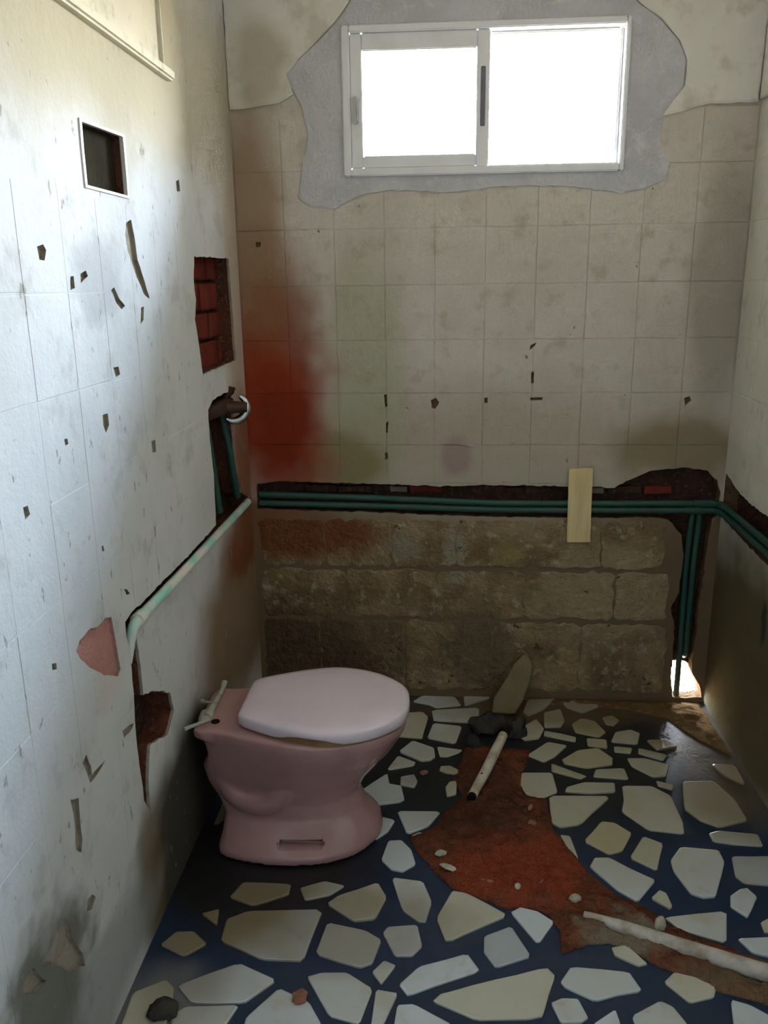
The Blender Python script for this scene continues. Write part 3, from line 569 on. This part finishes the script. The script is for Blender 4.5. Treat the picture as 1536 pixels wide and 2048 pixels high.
# the same paving goes on behind the toilet, under the camera and beyond
def shrink(poly, d):
    area = sum(poly[i][0] * poly[(i + 1) % len(poly)][1] - poly[(i + 1) % len(poly)][0] * poly[i][1] for i in range(len(poly)))
    out = poly; n = len(poly)
    for i in range(n):
        a, b = poly[i], poly[(i + 1) % n]; dx, dy = b[0] - a[0], b[1] - a[1]; l = math.hypot(dx, dy)
        if l < 1e-6: continue
        nx, ny = (dy / l, -dx / l) if area > 0 else (-dy / l, dx / l)
        out = clip(out, (nx, ny), a[0] * nx + a[1] * ny - d)
        if len(out) < 3: return []
    return out
def fill(x0, x1, y0, y1, n, seed):
    rnd = random.Random(seed); pts = []
    while len(pts) < n:
        q = (rnd.uniform(x0, x1), rnd.uniform(y0, y1))
        if all(math.hypot(q[0] - p[0], q[1] - p[1]) > .095 for p in pts) or rnd.random() < .002: pts.append(q)
    for q in pts:
        cell = rect(x0, x1, y0, y1)
        for p in pts:
            if p is q: continue
            nx, ny = p[0] - q[0], p[1] - q[1]
            cell = clip(cell, (nx, ny), (p[0] ** 2 + p[1] ** 2 - q[0] ** 2 - q[1] ** 2) / 2)
        cell = shrink(cell, rnd.uniform(.010, .020))
        if len(cell) < 3: continue
        if any(overlap(cell, s) for s in STONES) or overlap(cell, DIRT): continue
        slab_piece('paving_stone', rough_loop(chaikin(cell, .12), .06, .003, q[0] * 31), M_FLOOR, -.0005 - .002 * rnd.random(), .008, .0025, m_stone, floor)
fill(.015, W - .015, -2.60, -1.62, 62, 3)
fill(.015, .70, -.90, -.02, 24, 4)
fill(1.40, W - .015, -1.20, -.45, 14, 9)

# ------------------------------------------------------------------ soil in the broken-up trench
def mound(name, poly, hgt, edge, seed, mat, base=.0005):
    rnd = random.Random(seed); pts = rough_loop(poly, .02, .008, seed)
    n0 = len(pts); xs = [p[0] for p in pts]; ys = [p[1] for p in pts]
    dist = lambda q: min(((Vector(q) - (Vector(pts[i]) + (Vector(pts[(i + 1) % n0]) - Vector(pts[i])) * max(0, min(1, (Vector(q) - Vector(pts[i])).dot(Vector(pts[(i + 1) % n0]) - Vector(pts[i])) / max(1e-9, (Vector(pts[(i + 1) % n0]) - Vector(pts[i])).length_squared))))).length) for i in range(n0))
    inner = []
    y = min(ys)
    while y < max(ys):
        x = min(xs)
        while x < max(xs):
            q = (x + rnd.uniform(-.004, .004), y + rnd.uniform(-.004, .004))
            if inside(q, pts): inner.append(q)
            x += .011
        y += .011
    allp = [Vector(p) for p in pts + inner]
    vo, ed, fa, *_ = delaunay_2d_cdt(allp, [(i, (i + 1) % n0) for i in range(n0)], [], 1, 1e-5)
    verts = []
    for v in vo:
        d = dist((v.x, v.y)); k = min(1.0, d / edge); k = k * k * (3 - 2 * k)
        n = .50 + .5 * noise.noise(Vector((v.x * 9, v.y * 9, seed))) + .45 * noise.noise(Vector((v.x * 26, v.y * 26, seed))) + .38 * noise.noise(Vector((v.x * 60, v.y * 60, seed)))
        verts.append((v.x, v.y, base + hgt * k * max(.15, n)))
    rim = len(verts)
    o = mesh_obj(name, verts, [tuple(f) for f in fa], mat, None, True)
    bm = bmesh.new(); bm.from_mesh(o.data)
    for f in bm.faces: f.normal_update()
    if sum(f.normal.z for f in bm.faces) < 0: bmesh.ops.reverse_faces(bm, faces=bm.faces[:])
    be = [e for e in bm.edges if e.is_boundary]
    r = bmesh.ops.extrude_edge_only(bm, edges=be)
    for v in r['geom']:
        if isinstance(v, bmesh.types.BMVert): v.co.z = -.006
    bm.to_mesh(o.data); bm.free()
    return o
soil = mound('soil_patch', [(min(a, W - .01), b) for a, b in DIRT], .030, .05, 2.0, m_soil)
tag(soil, 'red-brown soil filling the broken trench in the paved floor', 'soil', kind='stuff')
dust = mound('dust_drift', [(1.06, -.012), (1.66, -.012), (1.78, -.012), (1.785, -.40), (1.70, -.30), (1.62, -.14), (1.50, -.085), (1.34, -.06), (1.2, -.05)], .018, .06, 3.0, m_mud)
tag(dust, 'brown dust drifted along the foot of the back wall', 'dust', kind='stuff')

# ------------------------------------------------------------------ window
win = bpy.data.objects.new('window_1', None); COL.objects.link(win); win.location = (.877, 0, 2.008)
tag(win, kind='structure')
def wpart(name, bm, mat, parent=None, sm=True):
    o = bm_obj(name, bm, mat, parent or win)
    if parent is None or parent is win: o.matrix_parent_inverse = Matrix.Translation((-.877, 0, -2.008))
    if sm: auto_smooth(o, 30)
    return o
def frame_bm(x0, x1, z0, z1, wl, wr, wb, wt, y0, y1, bev=.004):
    bm = bmesh.new()
    add_box(bm, x0, x0 + wl, y0, y1, z0, z1, bev); add_box(bm, x1 - wr, x1, y0, y1, z0, z1, bev)
    add_box(bm, x0 + wl - .001, x1 - wr + .001, y0, y1, z0, z0 + wb, bev); add_box(bm, x0 + wl - .001, x1 - wr + .001, y0, y1, z1 - wt, z1, bev)
    return bm
wpart('frame', frame_bm(.399, 1.356, 2.003, 2.474, .026, .015, .026, .022, -.022, .055), m_upvc)
sa = wpart('sash', frame_bm(.424, .898, 2.028, 2.453, .042, .044, .042, .056, -.012, .016), m_upvc)
sb = wpart('sash', frame_bm(.866, 1.342, 2.026, 2.453, .034, .012, .010, .010, .020, .044), m_upvc)
bm = bmesh.new(); add_box(bm, .462, .858, .000, .004, 2.066, 2.400); wpart('pane', bm, m_glass, sa, False)
bm = bmesh.new(); add_box(bm, .896, 1.334, .030, .034, 2.032, 2.446); wpart('pane', bm, m_glass, sb, False)
bm = bmesh.new(); add_box(bm, .868, .884, -.016, -.008, 2.155, 2.340, .002); wpart('gasket', bm, m_gasket, sa)
bm = bmesh.new(); add_box(bm, .432, .452, -.020, -.010, 2.172, 2.258, .003); add_box(bm, .445, .451, -.036, -.018, 2.176, 2.254, .002)
wpart('handle', bm, m_chrome, sa)

# ------------------------------------------------------------------ toilet
TY = -.872
toilet = bpy.data.objects.new('toilet', None); COL.objects.link(toilet); toilet.location = (.30, TY, 0)
tag(toilet, 'pink ceramic toilet with closed lid and no cistern', 'toilet')
def resample(pts, n):
    pts = [Vector(p) for p in pts]
    cr = []
    m = len(pts)
    for i in range(m - 1):
        p0, p1, p2, p3 = pts[max(i - 1, 0)], pts[i], pts[i + 1], pts[min(i + 2, m - 1)]
        if i == 0: p0 = p1
        if i == m - 2: p3 = Vector((p2.x, -p1.y))
        for t in [k / 12 for k in range(12)]:
            cr.append(.5 * ((2 * p1) + (p2 - p0) * t + (2 * p0 - 5 * p1 + 4 * p2 - p3) * t * t + (3 * p1 - p0 - 3 * p2 + p3) * t ** 3))
    cr.append(pts[-1])
    L = [0]
    for a, b in zip(cr, cr[1:]): L.append(L[-1] + (b - a).length)
    out = []
    j = 0
    for k in range(n + 1):
        s = L[-1] * k / n
        while j < len(L) - 2 and L[j + 1] < s: j += 1
        t = (s - L[j]) / max(1e-9, L[j + 1] - L[j]); out.append(cr[j].lerp(cr[j + 1], t))
    return out
def ring(profile, z, n=28, cx=.40, sc=1.0, dz=None):
    h = resample(profile, n)
    half = [(cx + (p.x - cx) * sc, max(0, p.y) * sc) for p in h]
    loop = [(x, y) for x, y in half] + [(x, -y) for x, y in half[-2:0:-1]]
    return [Vector((x - .30, y, z + (dz(x, y) if dz else 0))) for x, y in loop]
def loft(bm, rings, cap0=True, cap1=True):
    vr = [[bm.verts.new(v) for v in r] for r in rings]; n = len(vr[0])
    for a, b in zip(vr, vr[1:]):
        for k in range(n): bm.faces.new((a[k], a[(k + 1) % n], b[(k + 1) % n], b[k]))
    if cap0: bm.faces.new(vr[0][::-1])
    if cap1: bm.faces.new(vr[-1])
    return vr
prof = [
 (0.0,  [(.080, 0), (.080, .12), (.11, .17), (.25, .200), (.40, .188), (.50, .138), (.558, .06), (.570, 0)]),
 (.020, [(.080, 0), (.080, .12), (.11, .17), (.25, .200), (.40, .188), (.50, .138), (.558, .06), (.570, 0)]),
 (.050, [(.09, 0), (.09, .11), (.12, .150), (.25, .172), (.40, .163), (.495, .118), (.55, .055), (.562, 0)]),
 (.100, [(.095, 0), (.095, .08), (.13, .108), (.25, .122), (.38, .122), (.465, .09), (.510, .042), (.520, 0)]),
 (.150, [(.075, 0), (.075, .075), (.11, .10), (.24, .114), (.37, .116), (.45, .086), (.490, .042), (.500, 0)]),
 (.200, [(.045, 0), (.045, .075), (.09, .10), (.22, .122), (.37, .130), (.465, .100), (.512, .048), (.524, 0)]),
 (.250, [(.035, 0), (.035, .08), (.085, .11), (.22, .140), (.38, .156), (.495, .125), (.550, .060), (.564, 0)]),
 (.300, [(.055, 0), (.055, .095), (.10, .118), (.22, .155), (.38, .182), (.52, .147), (.588, .072), (.604, 0)]),
 (.350, [(.055, 0), (.055, .11), (.10, .126), (.21, .165), (.38, .202), (.54, .162), (.618, .080), (.634, 0)]),
 (.372, [(.030, 0), (.030, .125), (.10, .134), (.20, .168), (.38, .208), (.55, .166), (.630, .083), (.646, 0)]),
 (.395, [(.030, 0), (.030, .128), (.10, .136), (.20, .170), (.38, .210), (.55, .168), (.634, .084), (.650, 0)]),
 (.400, [(.036, 0), (.036, .122), (.10, .130), (.20, .164), (.38, .204), (.55, .162), (.628, .080), (.643, 0)]),
]
bm = bmesh.new(); loft(bm, [ring(p, z) for z, p in prof])
# the trapway snaking out of both flanks
for sgn in (-1, 1):
    add_tube(bm, fillet([(.12, sgn * .075, .27), (.02, sgn * .095, .235), (-.06, sgn * .105, .14), (-.16, sgn * .085, .15), (-.215, sgn * .06, .24), (-.19, sgn * .05, .30)], .07), .040, 16)
bmesh.ops.recalc_face_normals(bm, faces=bm.faces[:])
me = bpy.data.meshes.new('bowl'); bm.to_mesh(me); bm.free()
tmp = bpy.data.objects.new('bowl_tmp', me); COL.objects.link(tmp)
md = tmp.modifiers.new('r', 'REMESH'); md.mode = 'VOXEL'; md.voxel_size = .0055
md = tmp.modifiers.new('s', 'SMOOTH'); md.iterations = 7; md.factor = .5
bm = bmesh.new()
for sgn in (-1, 1): add_box(bm, -.030, .110, sgn * .20 - .065, sgn * .20 + .065, .040, .062, .006)
bmesh.ops.recalc_face_normals(bm, faces=bm.faces[:])
cm = bpy.data.meshes.new('cut'); bm.to_mesh(cm); bm.free()
cut = bpy.data.objects.new('cut_tmp', cm); COL.objects.link(cut)
md = tmp.modifiers.new('b', 'BOOLEAN'); md.operation = 'DIFFERENCE'; md.object = cut; md.solver = 'EXACT'
dg = bpy.context.evaluated_depsgraph_get(); dg.update()
me2 = bpy.data.meshes.new_from_object(tmp.evaluated_get(dg))
bpy.data.objects.remove(tmp); bpy.data.objects.remove(cut)
me2.name = 'bowl'; me2.materials.clear()
bowl = link('bowl', me2, m_ceramic, toilet); auto_smooth(bowl, 55)
zmin = min(v.co.z for v in me2.vertices); bowl.location.z = -zmin * 1.0 + .0015

lidp = [(.158, 0), (.158, .08), (.168, .115), (.24, .155), (.33, .192), (.43, .210), (.55, .175), (.638, .092), (.656, 0)]
arch = lambda x, y: .016 * math.exp(-((x - .38) / .075) ** 4) * min(1, abs(y) / .10)
bm = bmesh.new()
vr = loft(bm, [ring(lidp, .409, sc=.86, dz=lambda x, y: .018), ring(lidp, .4085, sc=.985, dz=arch), ring(lidp, .4115, sc=1.0, dz=arch), ring(lidp, .437, sc=1.0), ring(lidp, .443, sc=.985), ring(lidp, .4475, sc=.95), ring(lidp, .451, sc=.85), ring(lidp, .4535, sc=.60), ring(lidp, .4545, sc=.25)])
lid = bm_obj('lid', bm, m_lid, toilet, True); auto_smooth(lid, 60)
bm = bmesh.new(); bm2 = [ring(lidp, .4005, sc=.965), ring(lidp, .4235, sc=.94), ring(lidp, .4235, sc=.70), ring(lidp, .4005, sc=.70)]
vr = loft(bm, bm2, False, False)
n = len(vr[0])
for k in range(n): bm.faces.new((vr[3][k], vr[3][(k + 1) % n], vr[0][(k + 1) % n], vr[0][k]))
seat = bm_obj('seat', bm, m_seat, toilet, True); auto_smooth(seat, 40)
# remains of the cistern fixing on the rear deck
hb = tube_obj('hinge_bar', [(-.243, .135, .418), (-.241, .09, .411), (-.240, .03, .412), (-.243, -.03, .410), (-.245, -.07, .408)], .008, m_fitting, toilet, 10, [.010, .0075, .009, .010, .012])
tube_obj('bolt', [(-.228, -.085, .412), (-.262, -.112, .409), (-.292, -.135, .406)], .005, m_fitting, toilet, 10, [.0045, .005, .0065])
tube_obj('bolt', [(-.240, .015, .412), (-.268, .012, .414), (-.285, .020, .414)], .005, m_fitting, toilet, 10, [.004, .004, .007])
bm = bmesh.new(); add_tube(bm, [(-.215, -.082, .399), (-.215, -.082, .404)], .013, 16); bm_obj('bolt_hole_disc', bm, m_hole_fill, toilet)  # black disc standing in for the dark bolt hole
o = lump('sealant', (-.250, -.055, .398), (.022, .040, .014), 5.0, m_fitting, toilet, 2)

# ------------------------------------------------------------------ water pipes
def pipe(name, pts, rad, mat, label, elbows=(), group=None, bend=.03):
    o = tube_obj(name, fillet(pts, bend), rad, mat); tag(o, label, 'pipe', group)
    for a, b in elbows: tube_obj('socket', [a, b], rad * 1.28, mat, o)
    return o
pipe('water_pipe', [(.030, .008, .850), (.50, .006, .838), (.97, .005, .820), (1.40, .005, .822), (1.782, .006, .824), (1.794, -.04, .826), (1.794, -.5, .822), (1.794, -1.45, .822)], .0125, m_ppr, 'upper green water pipe running along the back wall chase into the right wall', [((1.700, .006, .823), (1.765, .006, .824))])
pipe('water_pipe', [(.030, .010, .814), (.50, .006, .806), (.97, .004, .794), (1.40, .004, .795), (1.776, .005, .797), (1.792, -.05, .797), (1.792, -.5, .790), (1.792, -1.45, .790)], .0125, m_ppr, 'lower green water pipe under its twin along the back wall chase', [((1.665, .005, .796), (1.735, .005, .797))])
pipe('water_pipe', [(1.700, .020, .790), (1.694, .022, .60), (1.697, .022, .35), (1.701, .025, .10), (1.702, .030, -.10)], .0115, m_ppr, 'dark green pipe dropping down the corner chase and through the bright hole')
pipe('water_pipe', [(1.728, .020, .790), (1.722, .020, .60), (1.722, .022, .35), (1.724, .024, .19), (1.726, .075, .165)], .0115, m_ppr, 'short green riser beside the right corner, ending above the bright hole')
pipe('water_pipe', [(.000, -.065, .838), (.005, -.5, .846), (.007, -.9, .851), (.006, -1.293, .856), (-.022, -1.302, .76), (-.026, -1.304, .60), (-.028, -1.305, .40), (-.05, -1.305, .36)], .0140, m_ppr_dust_lit, 'dusty green pipe, paled by window light, sloping along the left wall and turning down beside the toilet', [((.0065, -1.235, .8555), (.006, -1.272, .856)), ((-.012, -1.2975, .805), (-.022, -1.302, .76))], None, .025)
pipe('water_pipe', [(-.030, -.455, 1.215), (-.026, -.43, 1.10), (-.024, -.40, .96), (-.022, -.385, .885)], .0125, m_ppr, 'dark green riser on the camera side of the valve chase')
pipe('water_pipe', [(-.030, -.255, 1.215), (-.012, -.240, 1.08), (-.010, -.205, .95), (-.014, -.165, .885)], .0125, m_ppr, 'dark green riser at the corner side of the valve chase')

# shower valve left in the wall
valve = bpy.data.objects.new('shower_valve', None); COL.objects.link(valve); valve.location = (.0, -.27, 1.235)
tag(valve, 'old brass shower valve with broken chrome collar above the left risers', 'valve')
vp = lambda o: setattr(o, 'matrix_parent_inverse', Matrix.Translation((0, .27, -1.235)))
o = tube_obj('valve_body', [(-.028, -.47, 1.232), (-.024, -.40, 1.236), (-.02, -.32, 1.238), (-.018, -.22, 1.238)], .022, m_brass, valve, 14, [.020, .026, .030, .026]); vp(o)
o = tube_obj('valve_stem', [(-.02, -.30, 1.236), (.030, -.285, 1.236), (.070, -.275, 1.234)], .018, m_brass, valve, 14, [.026, .022, .017]); vp(o)
o = tube_obj('valve_stem', [(-.018, -.24, 1.262), (.008, -.24, 1.285), (.012, -.238, 1.300)], .012, m_brass, valve, 12); vp(o)
arc = []
ax = Vector((.45, -.89, 0)).normalized(); e1 = Vector((0, 0, 1)); e2 = ax.cross(e1) * -1
for k in range(19):
    t = math.radians(60 - k * 10.5); arc.append(Vector((.022, -.275, 1.232)) + e2 * math.cos(t) * .046 * (1 if e2.x > 0 else -1) + e1 * math.sin(t) * .046)
o = tube_obj('chrome_collar', arc, .011, m_chrome, valve, 12, [.008 + .009 * math.sin(math.pi * k / 18) for k in range(19)]); vp(o)

# ------------------------------------------------------------------ loose things
bm = bmesh.new(); add_box(bm, -.044, .044, -.006, .006, -.146, .146, .0015)
slat = bm_obj('wooden_slat', bm, m_wood); slat.location = (1.268, -.016, .818); slat.rotation_euler = (math.radians(1.5), math.radians(-1.2), 0)
tag(slat, 'short bare pine slat wedged upright across the green pipes', 'slat')

pts = [(.976, -.372, .040), (.945, -.465, .036), (.900, -.600, .030), (.870, -.680, .028), (.853, -.730, .026)]
sp = tube_obj('plastic_pipe', pts, .017, m_pvc, None, 16, [.0165, .018, .0175, .016, .0155]); tag(sp, 'short dirty white plastic pipe lying loose on the red soil', 'pipe')
bm = bmesh.new(); add_tube(bm, [Vector(pts[-1]) + Vector((0, 0, 0)), Vector(pts[-1]) + Vector((-.0055, -.016, -.001))], .0145, 16); bm_obj('bore_dark_disc', bm, m_hole_fill, sp)
bm = bmesh.new(); add_tube(bm, [(.888, -.628, .0435), (.886, -.634, .0455)], .0035, 8); bm_obj('drill_hole_dark_disc', bm, m_hole_fill, sp)
lp = tube_obj('drain_pipe', [(1.135, -1.228, .012), (1.22, -1.268, .016), (1.33, -1.318, .018), (1.55, -1.412, .022), (W - .012, -1.515, .024)], .020, m_pvc_grey, None, 16, [.010, .016, .019, .021, .0215])
tag(lp, 'long chalky white drain pipe half buried in the trench toward the right wall', 'pipe')

def shard(name, outline, base, top_y, thick, mat, label, cat):
    """leaning broken slab: outline in (x along the wall, height along the slab)"""
    n = len(outline); lean = top_y - base[1]; hmax = max(v for _, v in outline); up_ = Vector((0, lean, math.sqrt(max(hmax ** 2 - lean ** 2, 1e-4)))).normalized()
    nrm = Vector((0, -up_.z, up_.y)); b = Vector(base)
    verts = [b + Vector((u, 0, 0)) + up_ * v + nrm * (thick * (.5 + .25 * noise.noise(Vector((u * 20, v * 20, 1))))) for u, v in outline] + [b + Vector((u * 1.04, 0, 0)) + up_ * v - nrm * thick * .5 for u, v in outline]
    faces = [tuple(range(n)), tuple(range(2 * n - 1, n - 1, -1))] + [(i, n + i, n + (i + 1) % n, (i + 1) % n) for i in range(n)]
    o = mesh_obj(name, verts, faces, mat)
    bm = bmesh.new(); bm.from_mesh(o.data); bmesh.ops.recalc_face_normals(bm, faces=bm.faces[:])
    bmesh.ops.bevel(bm, geom=bm.edges[:], offset=.004, segments=1, affect='EDGES'); bm.to_mesh(o.data); bm.free()
    return tag(o, label, cat)
shard('cement_shard', [(-.045, 0), (.045, 0), (.075, .05), (.108, .13), (.118, .185), (.105, .225), (.085, .232), (.045, .195), (.010, .13), (-.035, .06)], (.990, -.165, .012), -.035, .03, m_shard, 'pointed dusty cement shard leaning against the back wall', 'shard')
for i, (x, y, s, hh, r) in enumerate(((.925, -.262, .062, .055, .3), (1.035, -.285, .046, .045, 1.1), (.868, -.385, .034, .030, 2.0))):
    o = lump('cement_lump', (x, y, -.002), (s, s * .75, hh), 11.0 + i * 3, m_debris, None, 3, .45, r)
    tag(o, ('largest dark cement lump at the foot of the leaning shard', 'dark cement lump right of the leaning shard foot, above the short pipe', 'smallest dark cement lump, left of the short white pipe end')[i], 'rubble', 'dark lumps by the shard')
o = lump('soil_clod', (.104, -1.591, -.003), (.034, .026, .030), 21.0, m_debris, None, 3, .4, .4); tag(o, 'black clod on the floor near the left wall, bottom of the view', 'clod')
o = lump('soil_clod', (.419, -1.530, 0), (.022, .018, .014), 22.0, m_chip_red, None, 2, .4, 1.0); tag(o, 'small brown clod on pale paving in front of the toilet', 'clod')
chips_ = [(.752, -1.005, .017, .010, .012, .2, m_chip, 'white plaster chip on the left rim of the red soil, nearest the toilet'),
 (.772, -1.062, .026, .009, .008, -.5, m_chip, 'slim white plaster splinter just below the white chip on the soil'),
 (.885, -1.114, .024, .006, .006, -.35, m_chip_red, 'thin pinkish splinter on the reddest part of the soil'),
 (.966, -1.136, .013, .011, .012, .5, m_chip, 'round pale pebble near the front edge of the red soil'),
 (1.036, -.849, .016, .011, .012, .1, m_chip_red, 'pinkish pebble high on the red soil beside a big yellow stone'),
 (1.325, -1.262, .017, .014, .026, .7, m_chip, 'pale rubble lump standing against the long drain pipe'),
 (1.040, -1.115, .014, .010, .011, .9, m_chip_red, 'brown pebble on the soil just left of the drain pipe end'),
 (.690, -.572, .016, .010, .010, .3, m_chip_red, 'pink pebble on dark bedding between toilet and soil'),
 (1.037, -.765, .014, .008, .008, 1.2, m_chip_red, 'flat pink crumb at the right rim of the soil by the pale stone'),
 (1.118, -1.175, .020, .012, .016, .4, m_chip, 'pale mortar lump at the buried end of the drain pipe'),
 (1.40, -1.325, .013, .010, .012, .6, m_chip_red, 'small red brick crumb behind the middle of the drain pipe'),
 (.925, -.820, .010, .008, .008, .6, m_chip_red, 'tiny crumb in the middle of the brown soil below the short pipe')]
for i, (x, y, a, b, hh, r, m_, lab) in enumerate(chips_):
    z = .010 if overlap([(x, y), (x + .001, y), (x, y + .001)], DIRT) else 0.0
    tag(lump('rubble_chip', (x, y, z), (a, b, hh), 31.0 + i * 2.7, m_, None, 2, .35, r), lab, 'rubble', 'rubble chips on the floor')
